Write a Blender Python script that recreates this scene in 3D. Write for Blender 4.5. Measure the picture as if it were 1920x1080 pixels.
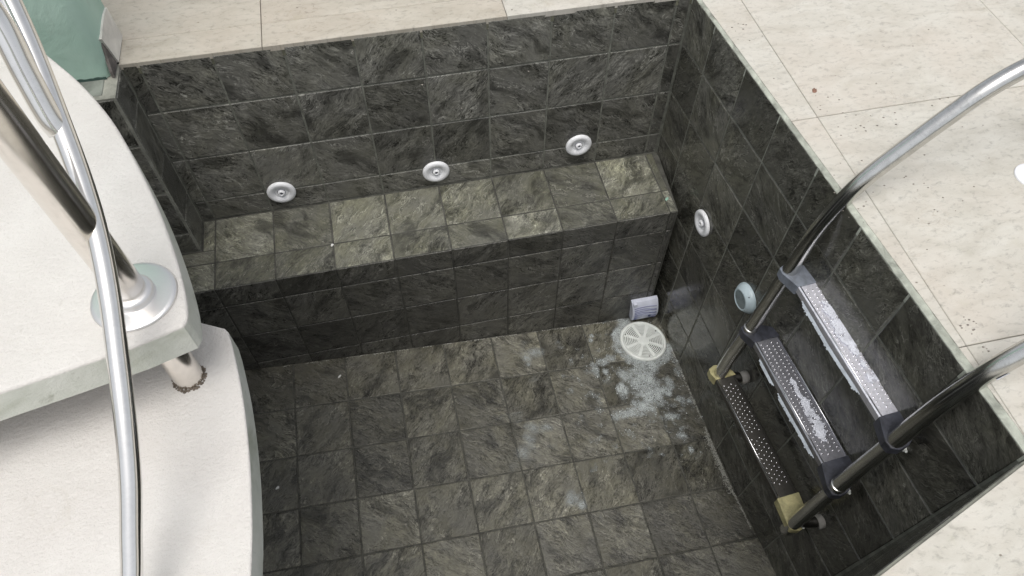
import bpy, bmesh, math, random
from mathutils import Vector, Matrix, noise
random.seed(7)
T = 0.2                                   # one wall tile = 0.2 m; layout below is in tile units
for o in list(bpy.data.objects): bpy.data.objects.remove(o)
SC = bpy.context.scene
COL = SC.collection

# ------------------------------------------------------------------ camera
cam_d = bpy.data.cameras.new('camera'); cam = bpy.data.objects.new('camera', cam_d); COL.objects.link(cam)
RR = [(0.97744452, -0.21103799, 0.00807359), (-0.16952901, -0.80684154, -0.56592106), (0.12594495, 0.55178773, -0.8244199)]
CAM = Vector((-4.9186028, -9.2798688, 6.68118596))
M = Matrix(((RR[0][0], -RR[1][0], -RR[2][0]), (RR[0][1], -RR[1][1], -RR[2][1]), (RR[0][2], -RR[1][2], -RR[2][2]))).to_4x4()
M.translation = CAM * T
cam.matrix_world = M
cam_d.sensor_width = 36; cam_d.lens = 36 * 1370.60 / 1920
cam_d.clip_start = 0.02; cam_d.clip_end = 2000
SC.camera = cam

# ------------------------------------------------------------------ sky, sun, exposure
SUN_EL, SUN_AZ = math.radians(74), math.radians(205)      # high, thinly veiled sun
w = bpy.data.worlds.new('World'); SC.world = w; w.use_nodes = True
nt = w.node_tree; nt.nodes.clear()
sky = nt.nodes.new('ShaderNodeTexSky'); sky.sky_type = 'NISHITA'; sky.sun_disc = False
sky.sun_elevation = SUN_EL; sky.sun_rotation = SUN_AZ; sky.air_density = 1.0; sky.dust_density = 4.0; sky.ozone_density = 1.0
hs = nt.nodes.new('ShaderNodeHueSaturation'); hs.inputs['Saturation'].default_value = 0.22
bg = nt.nodes.new('ShaderNodeBackground'); bg.inputs['Strength'].default_value = 0.14
wo = nt.nodes.new('ShaderNodeOutputWorld')
nt.links.new(sky.outputs[0], hs.inputs['Color']); nt.links.new(hs.outputs[0], bg.inputs[0]); nt.links.new(bg.outputs[0], wo.inputs[0])
sd_ = bpy.data.lights.new('sun', 'SUN'); sd_.energy = 1.0; sd_.angle = math.radians(35); sd_.color = (1, 0.96, 0.9)
sun = bpy.data.objects.new('sun', sd_); COL.objects.link(sun)
sdir = Vector((math.sin(SUN_AZ) * math.cos(SUN_EL), math.cos(SUN_AZ) * math.cos(SUN_EL), math.sin(SUN_EL)))
sun.rotation_euler = sdir.to_track_quat('Z', 'Y').to_euler(); sun.location = (0, 0, 8)
SC.view_settings.view_transform = 'Standard'; SC.view_settings.look = 'None'
SC.view_settings.exposure = 0.35; SC.view_settings.gamma = 1; SC.view_settings.use_curve_mapping = False
SC.render.engine = 'CYCLES'

# ------------------------------------------------------------------ materials
def new_mat(name):
    m = bpy.data.materials.new(name); m.use_nodes = True
    n = m.node_tree; n.nodes.clear()
    out = n.nodes.new('ShaderNodeOutputMaterial'); b = n.nodes.new('ShaderNodeBsdfPrincipled')
    n.links.new(b.outputs[0], out.inputs[0])
    return m, n, b, out
class G:                                  # tiny node helper
    def __init__(s, n): s.n = n
    def node(s, t, **k):
        x = s.n.nodes.new(t)
        for a, v in k.items(): setattr(x, a, v)
        return x
    def link(s, a, b): s.n.links.new(a, b)
    def noise(s, vec, scale, det=4, rough=.55, dist=0, dims='3D'):
        x = s.node('ShaderNodeTexNoise'); x.noise_dimensions = dims
        x.inputs['Scale'].default_value = scale; x.inputs['Detail'].default_value = det
        x.inputs['Roughness'].default_value = rough; x.inputs['Distortion'].default_value = dist
        if vec is not None: s.link(vec, x.inputs['Vector'])
        return x.outputs['Fac']
    def ramp(s, fac, stops, interp='LINEAR'):
        x = s.node('ShaderNodeValToRGB'); x.color_ramp.interpolation = interp
        e = x.color_ramp.elements
        while len(e) < len(stops): e.new(0.5)
        for i, (p, c) in enumerate(stops):
            e[i].position = p; e[i].color = (c, c, c, 1) if not isinstance(c, tuple) else (*c, 1)
        s.link(fac, x.inputs[0]); return x.outputs[0]
    def mix(s, fac, a, b, mode='MIX'):
        x = s.node('ShaderNodeMix', data_type='RGBA', blend_type=mode)
        for i, v in ((0, fac), (6, a), (7, b)):
            if hasattr(v, 'is_linked') or hasattr(v, 'links'): s.link(v, x.inputs[i])
            elif isinstance(v, tuple): x.inputs[i].default_value = (*v, 1)
            else: x.inputs[i].default_value = v
        return x.outputs[2]
    def math(s, op, a, b=0., c=None, clamp=False):
        x = s.node('ShaderNodeMath', operation=op, use_clamp=clamp)
        for i, v in enumerate((a, b) if c is None else (a, b, c)):
            if hasattr(v, 'links'): s.link(v, x.inputs[i])
            else: x.inputs[i].default_value = v
        return x.outputs[0]
    def mapping(s, vec, scale=(1, 1, 1), rot=(0, 0, 0), loc=(0, 0, 0)):
        x = s.node('ShaderNodeMapping'); s.link(vec, x.inputs[0])
        x.inputs['Scale'].default_value = scale; x.inputs['Rotation'].default_value = rot; x.inputs['Location'].default_value = loc
        return x.outputs[0]
    def bump(s, h, strength=.3, dist=.01, normal=None):
        x = s.node('ShaderNodeBump'); x.inputs['Strength'].default_value = strength; x.inputs['Distance'].default_value = dist
        s.link(h, x.inputs['Height'])
        if normal: s.link(normal, x.inputs['Normal'])
        return x.outputs[0]

def slate(name, lo, hi, olive, rough=(.3, .5), bump=.5, gain=1.0):
    m, n, b, out = new_mat(name); g = G(n)
    tc = g.node('ShaderNodeTexCoord'); oi = g.node('ShaderNodeObjectInfo'); rnd = oi.outputs['Random']
    ang = g.math('ADD', g.math('MULTIPLY', g.math('FLOOR', g.math('MULTIPLY', rnd, 4)), math.pi / 2), math.radians(38))
    vr = g.node('ShaderNodeVectorRotate', rotation_type='Z_AXIS'); g.link(tc.outputs['UV'], vr.inputs['Vector']); g.link(ang, vr.inputs['Angle'])
    off = g.node('ShaderNodeCombineXYZ'); 
    g.link(g.math('MULTIPLY', rnd, 57.0), off.inputs[0]); g.link(g.math('MULTIPLY', rnd, 91.0), off.inputs[1]); g.link(g.math('MULTIPLY', rnd, 23.0), off.inputs[2])
    va = g.node('ShaderNodeVectorMath', operation='ADD'); g.link(vr.outputs[0], va.inputs[0]); g.link(off.outputs[0], va.inputs[1])
    v = va.outputs[0]
    # warp the plane so the cleft lines wander
    wn = g.node('ShaderNodeTexNoise'); wn.inputs['Scale'].default_value = 1.6; wn.inputs['Detail'].default_value = 3; g.link(v, wn.inputs['Vector'])
    ws = g.node('ShaderNodeVectorMath', operation='MULTIPLY_ADD'); g.link(wn.outputs['Color'], ws.inputs[0]); ws.inputs[1].default_value = (.32, .32, .32); g.link(v, ws.inputs[2])
    wv = ws.outputs[0]
    st = g.noise(g.mapping(wv, (1.3, 2.7, 1)), 2.8, 15, .74, .2)          # mottled cleft bands
    fine = g.noise(g.mapping(wv, (4, 15, 1)), 2.4, 10, .75, .25)            # foliation
    blot = g.noise(wv, 1.5, 8, .68, .3)                                    # cloudy patches
    grit = g.noise(g.mapping(wv, (1, 1.9, 1)), 19, 8, .78, .3)
    h = g.math('ADD', g.math('MULTIPLY', st, .40), g.math('ADD', g.math('MULTIPLY', fine, .26), g.math('MULTIPLY', grit, .34)))
    cm = g.ramp(g.noise(v, 1.3, 5, .6, .2), [(.38, .32), (.62, 1.22)])     # calm zones next to rough zones
    h = g.math('MULTIPLY_ADD', g.math('SUBTRACT', h, .495), cm, .495)
    mid = tuple(a * .55 + c * .45 for a, c in zip(lo, hi))
    base = g.ramp(h, [(.425, tuple(c * .7 for c in lo)), (.485, mid), (.53, tuple(c * .85 for c in hi)), (.60, tuple(c * 1.6 for c in hi))])
    base = g.mix(g.ramp(blot, [(.40, 0.), (.62, .7)]), base, g.mix(1., base, olive, 'MULTIPLY'))
    # ledge lines: thin dark cracks with a pale lip
    c1 = g.noise(g.mapping(wv, (.9, 3.0, 1), loc=(3, 1, 5)), 2.2, 9, .62, .5)
    dlt = g.math('SUBTRACT', c1, .5)
    crack = g.math('SUBTRACT', 1, g.math('MULTIPLY', g.math('ABSOLUTE', dlt), 42), clamp=True)
    lip = g.math('SUBTRACT', 1, g.math('MULTIPLY', g.math('ABSOLUTE', g.math('SUBTRACT', dlt, .022)), 60), clamp=True)
    lm = g.ramp(g.noise(v, 2.1, 4, .6), [(.42, 0.), (.58, 1.)])
    base = g.mix(g.math('MULTIPLY', g.math('MULTIPLY', crack, lm), .8), base, tuple(c * .45 for c in lo))
    base = g.mix(g.math('MULTIPLY', g.math('MULTIPLY', lip, lm), .65), base, tuple(min(1, c * 2.3) for c in hi))
    # clusters of pale crystal flecks
    cr = g.math('MULTIPLY', g.ramp(g.noise(wv, 13, 7, .75, .6), [(.56, 0.), (.64, .85)]), g.ramp(g.noise(v, 1.7, 3, .55), [(.57, 0.), (.65, 1.)]))
    base = g.mix(cr, base, tuple(min(1, c * 2.5) for c in hi))
    dk = g.ramp(g.noise(g.mapping(wv, (1.2, 2.4, 1), loc=(9, 4, 2)), 1.2, 10, .66, .3), [(.38, .42), (.50, 1.)])
    base = g.mix(1., base, dk, 'MULTIPLY')
    # each tile has its own shade
    wr = g.node('ShaderNodeTexWhiteNoise', noise_dimensions='1D'); g.link(g.math('MULTIPLY', rnd, 777.), wr.inputs['W'])
    sh = g.math('MULTIPLY_ADD', wr.outputs['Value'], .66 * gain, .68 * gain)
    cc = g.node('ShaderNodeCombineXYZ'); [g.link(sh, cc.inputs[i]) for i in range(3)]
    base = g.mix(1., base, cc.outputs[0], 'MULTIPLY')
    g.link(base, b.inputs['Base Color'])
    g.link(g.ramp(h, [(.35, rough[0]), (.65, rough[1])]), b.inputs['Roughness'])
    b.inputs['Specular IOR Level'].default_value = .5
    hh = g.math('SUBTRACT', g.math('ADD', g.math('MULTIPLY', st, .7), g.math('ADD', g.math('MULTIPLY', fine, .25), g.math('MULTIPLY', grit, .10))), g.math('MULTIPLY', g.math('MULTIPLY', crack, lm), .10))
    g.link(g.bump(hh, bump, .012), b.inputs['Normal'])
    return m
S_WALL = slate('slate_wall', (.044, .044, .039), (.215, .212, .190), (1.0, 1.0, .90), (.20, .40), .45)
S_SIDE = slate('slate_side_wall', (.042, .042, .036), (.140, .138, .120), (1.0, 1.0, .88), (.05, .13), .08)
S_FRONT = slate('slate_front_shade', (.032, .032, .028), (.135, .133, .120), (1.0, 1.0, .90), (.2, .4), .4)  # bench front: its shade is put into a darker slate colour
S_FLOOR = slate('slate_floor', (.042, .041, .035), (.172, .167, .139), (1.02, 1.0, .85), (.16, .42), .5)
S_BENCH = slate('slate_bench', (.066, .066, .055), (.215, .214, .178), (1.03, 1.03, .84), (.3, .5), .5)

def simple(name, col, rough=.5, metal=0., nscale=0, namt=.2, bump=0., bscale=40, spec=.5, det=5):
    m, n, b, out = new_mat(name); g = G(n)
    b.inputs['Base Color'].default_value = (*col, 1); b.inputs['Roughness'].default_value = rough
    b.inputs['Metallic'].default_value = metal; b.inputs['Specular IOR Level'].default_value = spec
    tc = g.node('ShaderNodeTexCoord').outputs['Object']
    if nscale:
        f = g.noise(tc, nscale, det, .65, .4)
        g.link(g.mix(g.ramp(f, [(.35, 0.), (.65, 1.)]), tuple(c * (1 - namt) for c in col), tuple(min(1, c * (1 + namt * .5)) for c in col)), b.inputs['Base Color'])
        g.link(g.math('MULTIPLY_ADD', f, .25, rough - .12), b.inputs['Roughness'])
    if bump: g.link(g.bump(g.noise(tc, bscale, 6, .7), bump, .004), b.inputs['Normal'])
    return m
GROUT_D = simple('grout_dark', (.080, .079, .068), .85, nscale=30, namt=.5, bump=.5)
GROUT_W = simple('grout_grey', (.19, .195, .165), .85, nscale=25, namt=.4, bump=.5)
GROUT_L = simple('grout_light', (.30, .30, .26), .9, nscale=20, namt=.35, bump=.6)
MORTAR = simple('mortar', (.40, .42, .36), .9, nscale=18, namt=.45, bump=1.0, bscale=30)
OLIVE = simple('olive_edge', (.14, .14, .10), .8, nscale=20, namt=.4, bump=.6)
PLASTIC = simple('white_plastic', (.88, .89, .91), .35, nscale=8, namt=.06)
PLASTIC2 = simple('aged_plastic', (.73, .76, .73), .4, nscale=14, namt=.14)
GREYLENS = simple('grey_lens', (.22, .27, .28), .3, nscale=30, namt=.3)
BLUEWHITE = simple('bluish_plastic', (.66, .69, .80), .4, nscale=12, namt=.15)
DARK = simple('dark_void', (.01, .01, .01), .9)
RUBBER = simple('rubber_grey', (.30, .29, .27), .75, nscale=20, namt=.25, bump=.4)
CAPBLUE = simple('cap_blue', (.050, .053, .068), .45, nscale=26, namt=.6, bump=.5)
CAPPALE = simple('cap_pale', (.19, .21, .245), .55, nscale=26, namt=.35, bump=.4)
CAPGOLD = simple('cap_gold', (.46, .42, .22), .5, nscale=30, namt=.4, bump=.7, bscale=60)
SCUM = simple('lime_scum', (.68, .70, .77), .85, nscale=30, namt=.25, bump=.6, bscale=80)
PEEL = simple('peeling_film', (.36, .40, .44), .7, nscale=20, namt=.3, bump=.4)
CEMENT = simple('dark_cement', (.16, .145, .135), .95, nscale=30, namt=.5, bump=1.0)
BUBBLE = simple('bubble', (.62, .66, .66), .15, spec=.8)
LEAF = simple('dry_leaf', (.24, .13, .09), .7, nscale=20, namt=.4)

def metal(name, col, rough, stain=.0):
    m, n, b, out = new_mat(name); g = G(n)
    tc = g.node('ShaderNodeTexCoord').outputs['Object']
    f = g.noise(tc, 35, 6, .7, .5)
    g.link(g.mix(g.ramp(f, [(.45, 0.), (.75, 1.)]), col, tuple(c * (1 - stain) for c in col)), b.inputs['Base Color'])
    b.inputs['Metallic'].default_value = 1
    g.link(g.math('MULTIPLY_ADD', f, rough * .8, rough * .6), b.inputs['Roughness'])
    g.link(g.bump(g.noise(tc, 9, 3, .5), .06, .004), b.inputs['Normal'])
    return m
POLISHED = metal('polished_steel', (.80, .79, .77), .15, .1)
STEEL = metal('satin_steel', (.60, .60, .58), .20, .25)
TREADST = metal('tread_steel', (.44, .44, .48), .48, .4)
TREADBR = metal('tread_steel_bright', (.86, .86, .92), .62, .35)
POSTST = metal('post_steel', (.88, .84, .79), .20, .12)
FLANGEST = metal('flange_steel', (.80, .79, .78), .38, .04)
STUDST = metal('stud_steel', (.90, .90, .92), .22, .0)
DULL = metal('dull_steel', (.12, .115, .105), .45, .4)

def travertine(nm='travertine', tint=(1., .982, .94)):
    m, n, b, out = new_mat(nm); g = G(n)
    tc = g.node('ShaderNodeTexCoord').outputs['UV']; oi = g.node('ShaderNodeObjectInfo').outputs['Random']
    geo = g.node('ShaderNodeTexCoord').outputs['Object']
    off = g.node('ShaderNodeCombineXYZ'); g.link(g.math('MULTIPLY', oi, 40.), off.inputs[0]); g.link(g.math('MULTIPLY', oi, 71.), off.inputs[1])
    va = g.node('ShaderNodeVectorMath', operation='ADD'); g.link(tc, va.inputs[0]); g.link(off.outputs[0], va.inputs[1]); v = va.outputs[0]
    band = g.noise(g.mapping(v, (1., 2.2, 1)), 1.5, 7, .62, .8)
    cloud = g.noise(v, .55, 4, .6)
    fine = g.noise(g.mapping(v, (1, 1.7, 1)), 9, 8, .75, .5)
    c = g.ramp(band, [(.3, (.45, .435, .395)), (.5, (.52, .508, .472)), (.7, (.575, .567, .535))])
    c = g.mix(g.ramp(cloud, [(.45, 0.), (.7, .4)]), c, (.53, .475, .425))
    c = g.mix(1., c, g.ramp(fine, [(.32, .68), (.48, 1.)]), 'MULTIPLY')
    vo = g.node('ShaderNodeTexVoronoi'); vo.inputs['Scale'].default_value = 4.2; g.link(g.mapping(v, (1, 1.6, 1)), vo.inputs['Vector'])
    vo.inputs['Randomness'].default_value = 1
    jit = g.math('MULTIPLY', g.noise(v, 22, 4, .7), .14)
    pit = g.ramp(g.math('ADD', vo.outputs['Distance'], jit), [(.10, 1.), (.145, 0.)])
    pm = g.math('MULTIPLY', pit, g.ramp(g.noise(v, .9, 2, .5), [(.50, 0.), (.60, .8)]))
    c = g.mix(pm, c, (.17, .145, .12))
    v2 = g.node('ShaderNodeTexVoronoi'); v2.inputs['Scale'].default_value = 15; g.link(g.mapping(v, (.8, 1.5, 1), rot=(0, 0, .5)), v2.inputs['Vector'])
    p2 = g.math('MULTIPLY', g.ramp(g.math('ADD', v2.outputs['Distance'], g.math('MULTIPLY', g.noise(v, 30, 4, .7), .16)), [(.15, 1.), (.22, 0.)]), g.ramp(g.noise(v, 1.6, 4, .6), [(.48, 0.), (.64, .7)]))
    c = g.mix(p2, c, (.35, .34, .30))
    # veins of open texture
    ve = g.math('SUBTRACT', 1, g.math('MULTIPLY', g.math('ABSOLUTE', g.math('SUBTRACT', g.noise(g.mapping(v, (1, 2, 1), loc=(7, 2, 0)), 1.7, 6, .65, 1.4), .5)), 70), clamp=True)
    c = g.mix(g.math('MULTIPLY', ve, g.ramp(g.noise(v, 1.3, 2), [(.5, 0.), (.7, .55)])), c, (.36, .31, .25))
    # algae / damp stains close to the pool edge, in world position
    wy = g.node('ShaderNodeNewGeometry').outputs['Position']
    st = g.noise(wy, 5, 6, .7, .6)
    c = g.mix(g.ramp(st, [(.60, 0.), (.74, .35)]), c, (.42, .41, .32))
    c = g.mix(1., c, tint, 'MULTIPLY')
    g.link(c, b.inputs['Base Color']); b.inputs['Roughness'].default_value = .62; b.inputs['Specular IOR Level'].default_value = .35
    g.link(g.bump(g.math('SUBTRACT', g.math('MULTIPLY', fine, .5), pm), .35, .006), b.inputs['Normal'])
    return m
TRAV = travertine(); TRAV_B = travertine('travertine_beige_shade', (.87, .825, .75))  # beige stone; shade of the back-left deck is put into the darker tint
def plaster_green():
    m, n, b, out = new_mat('green_plaster'); g = G(n)
    tc = g.node('ShaderNodeTexCoord').outputs['Object']
    a = g.noise(tc, 5, 6, .6, .4); s = g.noise(g.mapping(tc, (1, 1, .4)), 16, 5, .7, 1.2)
    c = g.ramp(a, [(.3, (.37, .54, .455)), (.7, (.46, .62, .54))])
    c = g.mix(g.ramp(s, [(.62, 0.), (.74, .5)]), c, (.36, .46, .40))
    g.link(c, b.inputs['Base Color']); b.inputs['Roughness'].default_value = .85; b.inputs['Specular IOR Level'].default_value = .2
    g.link(g.bump(g.math('ADD', g.noise(tc, 7, 5, .6, 1.), g.math('MULTIPLY', g.noise(tc, 60, 4, .7), .12)), .35, .010), b.inputs['Normal'])
    return m
GREEN = plaster_green()
def tread_mat(side=False):
    m, n, b, out = new_mat('tread_side' if side else 'tread_white'); g = G(n)
    tc = g.node('ShaderNodeTexCoord').outputs['Object']
    a = g.noise(tc, 6, 6, .6, .5)
    if side:
        c = g.ramp(a, [(.34, (.34, .36, .28)), (.5, (.54, .56, .50)), (.68, (.64, .65, .60))])
        c = g.mix(g.ramp(g.noise(tc, 22, 6, .7, 1.), [(.6, 0.), (.72, .6)]), c, (.32, .33, .27))
    else:
        c = g.ramp(a, [(.3, (.575, .55, .52)), (.7, (.64, .62, .59))])
        c = g.mix(g.ramp(g.noise(tc, 3.2, 5, .6, .4), [(.56, 0.), (.8, .35)]), c, (.56, .54, .50))
        c = g.mix(g.ramp(g.noise(tc, 45, 3, .6), [(.68, 0.), (.76, .45)]), c, (.42, .40, .36))
        c = g.mix(g.ramp(g.noise(g.mapping(tc, (1, 1, 1), loc=(3, 8, 1)), 11, 8, .75, .8), [(.60, 0.), (.72, .4)]), c, (.50, .47, .41))
    g.link(c, b.inputs['Base Color']); b.inputs['Roughness'].default_value = .75
    g.link(g.bump(g.math('ADD', g.noise(tc, 150, 3, .7), g.math('MULTIPLY', g.noise(tc, 45, 3, .6), .8)), .6 if not side else .4, .004), b.inputs['Normal'])
    return m
TREAD, TSIDE = tread_mat(), tread_mat(True)
def foam_mat():
    m, n, b, out = new_mat('soap_foam'); g = G(n)
    tc = g.node('ShaderNodeTexCoord').outputs['Object']
    vo = g.node('ShaderNodeTexVoronoi', feature='DISTANCE_TO_EDGE'); vo.inputs['Scale'].default_value = 190; g.link(tc, vo.inputs['Vector'])
    cell = g.ramp(vo.outputs['Distance'], [(.04, 1.), (.30, 0.30)])
    a = g.math('MULTIPLY', cell, g.ramp(g.noise(tc, 14, 4, .6), [(.3, .45), (.62, .95)]))
    at = g.node('ShaderNodeAttribute', attribute_name='dens')
    hol = g.node('ShaderNodeTexVoronoi'); hol.inputs['Scale'].default_value = 75; g.link(tc, hol.inputs['Vector'])
    a = g.math('MULTIPLY', a, g.ramp(hol.outputs['Distance'], [(.16, .25), (.26, 1.)]))
    a = g.math('MULTIPLY', a, g.math('MULTIPLY', at.outputs['Fac'], 1.15), clamp=True)
    b.inputs['Base Color'].default_value = (.46, .50, .50, 1); b.inputs['Roughness'].default_value = .45
    tr = g.node('ShaderNodeBsdfTransparent'); mx = g.node('ShaderNodeMixShader')
    g.link(a, mx.inputs[0]); g.link(tr.outputs[0], mx.inputs[1]); g.link(b.outputs[0], mx.inputs[2]); g.link(mx.outputs[0], out.inputs[0])
    g.link(g.bump(cell, .5, .003), b.inputs['Normal'])
    return m
FOAM = foam_mat()

# ------------------------------------------------------------------ object helpers
def tag(o, label=None, cat=None, group=None, kind=None):
    for k, v in (('label', label), ('category', cat), ('group', group), ('kind', kind)):
        if v: o[k] = v
    return o
def empty(name, loc=(0, 0, 0)):
    o = bpy.data.objects.new(name, None); o.location = Vector(loc) * T; o.empty_display_size = .05; COL.objects.link(o); return o
def link(name, me, mats, parent=None, loc=None):
    for m in (mats if isinstance(mats, (list, tuple)) else [mats]): me.materials.append(m)
    o = bpy.data.objects.new(name, me); COL.objects.link(o)
    if loc is not None: o.location = loc
    if parent is not None:
        o.parent = parent; o.matrix_parent_inverse = Matrix.Translation(-root_loc(parent))
    return o
def root_loc(p):
    v = Vector(p.location)
    q = p.parent
    while q is not None: q = q.parent
    return Vector(WORLD.get(p.name, v))
WORLD = {}
def mk(name, verts, faces, mats, parent=None, smooth=False, matidx=None, uvs=None):
    """verts in tile units, world space; origin is put at the centre of the shape"""
    vs = [Vector(v) for v in verts]
    lo = Vector([min(v[i] for v in vs) for i in range(3)]); hi = Vector([max(v[i] for v in vs) for i in range(3)])
    c = (lo + hi) / 2
    me = bpy.data.meshes.new(name)
    me.from_pydata([tuple((v - c) * T) for v in vs], [], faces)
    if matidx:
        for p, i in zip(me.polygons, matidx): p.material_index = i
    if smooth:
        for p in me.polygons: p.use_smooth = True
    if uvs:
        ul = me.uv_layers.new(name='UVMap')
        for l in me.loops: ul.data[l.index].uv = uvs[l.vertex_index]
    me.update()
    o = link(name, me, mats, parent)
    o.location = c * T
    WORLD[o.name] = tuple(c * T)
    return o
def from_bm(name, bm, mats, parent=None, smooth=True):
    bm.normal_update()
    vs = [v.co.copy() for v in bm.verts]; bm.verts.index_update()
    fs = [[v.index for v in f.verts] for f in bm.faces]; mi = [f.material_index for f in bm.faces]; sm = [f.smooth for f in bm.faces]
    o = mk(name, vs, fs, mats, parent, smooth, mi); bm.free()
    return o
def box(name, a, b, mat, parent=None):
    (x0, y0, z0), (x1, y1, z1) = a, b
    v = [(x0, y0, z0), (x1, y0, z0), (x1, y1, z0), (x0, y1, z0), (x0, y0, z1), (x1, y0, z1), (x1, y1, z1), (x0, y1, z1)]
    return mk(name, v, [(0, 3, 2, 1), (4, 5, 6, 7), (0, 1, 5, 4), (1, 2, 6, 5), (2, 3, 7, 6), (3, 0, 4, 7)], mat, parent)
def prism(name, poly, z0, z1, mats, parent=None, bev=0.0, sidemat=None):
    n = len(poly); v = [(x, y, z0) for x, y in poly] + [(x, y, z1) for x, y in poly]
    f = [tuple(range(n))[::-1], tuple(range(n, 2 * n))] + [(i, (i + 1) % n, n + (i + 1) % n, n + i) for i in range(n)]
    mi = [0, 0] + [1 if sidemat else 0] * n
    bm = bmesh.new(); bv = [bm.verts.new(p) for p in v]
    for k, q in enumerate(f):
        ff = bm.faces.new([bv[i] for i in q]); ff.material_index = mi[k]
    bmesh.ops.recalc_face_normals(bm, faces=bm.faces)
    if bev:
        es = [e for e in bm.edges if all(abs(x.co.z - z1) < 1e-6 for x in e.verts)]
        bmesh.ops.bevel(bm, geom=es, offset=bev, segments=3, affect='EDGES', profile=.5)
    return from_bm(name, bm, [mats, sidemat] if sidemat else mats, parent, smooth=False)
def catmull(P, n=10):
    P = [Vector(p) for p in P]; Q = [2 * P[0] - P[1]] + P + [2 * P[-1] - P[-2]]; out = []
    for i in range(1, len(Q) - 2):
        for k in range(n):
            t = k / n; a, b, c, d = Q[i - 1:i + 3]
            out.append(.5 * ((2 * b) + (c - a) * t + (2 * a - 5 * b + 4 * c - d) * t * t + (3 * b - a - 3 * c + d) * t ** 3))
    return out + [P[-1]]
def tube(name, path, r, mat, parent=None, seg=24, smooth_n=8, taper=None):
    p = catmull(path, smooth_n) if smooth_n else [Vector(q) for q in path]
    t0 = (p[1] - p[0]).normalized(); u = t0.orthogonal().normalized(); vs, fs = [], []
    for i, q in enumerate(p):
        t = (p[min(i + 1, len(p) - 1)] - p[max(i - 1, 0)]).normalized()
        u = (u - t * u.dot(t)).normalized(); w_ = t.cross(u)
        rr = r if taper is None else r * taper(i / (len(p) - 1))
        for k in range(seg):
            a = 2 * math.pi * k / seg; vs.append(q + u * rr * math.cos(a) + w_ * rr * math.sin(a))
        if i:
            for k in range(seg):
                a, b = (i - 1) * seg + k, (i - 1) * seg + (k + 1) % seg
                fs.append((a, b, b + seg, a + seg))
    fs.append(tuple(range(seg))[::-1]); fs.append(tuple(range(len(vs) - seg, len(vs))))
    return mk(name, vs, fs, mat, parent, smooth=True)
def lathe(name, prof, c, axis, mat, parent=None, seg=40, smooth=True, cap=True):
    """prof: (radius, height along axis) list"""
    c = Vector(c); ax = Vector(axis).normalized(); u = ax.orthogonal().normalized(); w_ = ax.cross(u); vs, fs = [], []
    for i, (r, h) in enumerate(prof):
        for k in range(seg):
            a = 2 * math.pi * k / seg; vs.append(c + ax * h + (u * math.cos(a) + w_ * math.sin(a)) * max(r, 1e-4))
        if i:
            for k in range(seg):
                a, b = (i - 1) * seg + k, (i - 1) * seg + (k + 1) % seg
                fs.append((a, b, b + seg, a + seg))
    if cap: fs.append(tuple(range(len(vs) - seg, len(vs))))
    return mk(name, vs, fs, mat, parent, smooth=smooth)

def tile(surf, u0, u1, v0, v1, mat, parent, g=.0145, th=.045, bv=.012, name='tile'):
    """surf(u, v, d) -> world point d in front of the surface; a tile is a bevelled slab"""
    if u1 - u0 < .06 or v1 - v0 < .06: return
    u0 += g; u1 -= g; v0 += g; v1 -= g
    j = [random.uniform(-.0035, .0035) for _ in range(4)]
    q = [(u0, v0), (u1, v0), (u1, v1), (u0, v1)]; cu, cv = (u0 + u1) / 2, (v0 + v1) / 2
    e = [random.uniform(-.003, .003) for _ in range(8)]
    vs, uv = [], []
    for lvl, (ins, d) in enumerate(((0, -th), (0, -.010), (.005, -.003), (bv, 0))):
        for k, (a, b) in enumerate(q):
            a = a + (ins if a < cu else -ins) + e[k]; b = b + (ins if b < cv else -ins) + e[k + 4]
            vs.append(surf(a, b, d + j[k])); uv.append((a - cu, b - cv))
    fs = [(12, 13, 14, 15)]
    for L in range(3):
        for k in range(4): fs.append((L * 4 + k, L * 4 + (k + 1) % 4, L * 4 + 4 + (k + 1) % 4, L * 4 + 4 + k))
    return mk(name, vs, fs, mat, parent, uvs=uv)
def grid_tiles(surf, us, vs, mat, parent, **k):
    for a, b in zip(us, us[1:]):
        for c, d in zip(vs, vs[1:]): tile(surf, a, b, c, d, mat, parent, **k)

# ------------------------------------------------------------------ the pool shell
TH = 0.0726632
SD = Vector((math.sin(TH), -math.cos(TH), 0)); NR = Vector((math.cos(TH), math.sin(TH), 0))
HB, DB, FR = 3.394, 1.509, .5246
def lean(s, z): return -.17 * min(1, max(0, (-z - 2.6) / 4.2)) * min(1, max(0, (s - 2.6) / 3))
def S_back(u, v, d): return Vector((u, -d, v))
def S_right(u, v, d): return SD * u + NR * (lean(u, v) - d) + Vector((0, 0, v))
def yfront(x): return -DB + .0062 * x
def S_front(u, v, d): return Vector((u, yfront(u) - d, v))
def S_bench(u, v, d): return Vector((u, v, -HB + d))
def zf(x, y): return -6.99834 - .0946950 * x - .0483642 * y
def S_floor(u, v, d): return Vector((u, v, zf(u, v) + d))
def S_pfront(u, v, d): return Vector((u, -.68 - d, v))
def S_pside(u, v, d): return Vector((-8.45 + d, u, v))
NC = Vector((.49, -7.77, 0)); ND = Vector((-1.95, -.68, 0)).normalized(); NN = Vector((ND.y, -ND.x, 0))   # NN points into the pool
if NN.y < 0: NN = -NN
def S_near(u, v, d): return NC + ND * u + NN * d + Vector((0, 0, v))
XL = -10.6                                                            # left end of the pool, under the stairs

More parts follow.
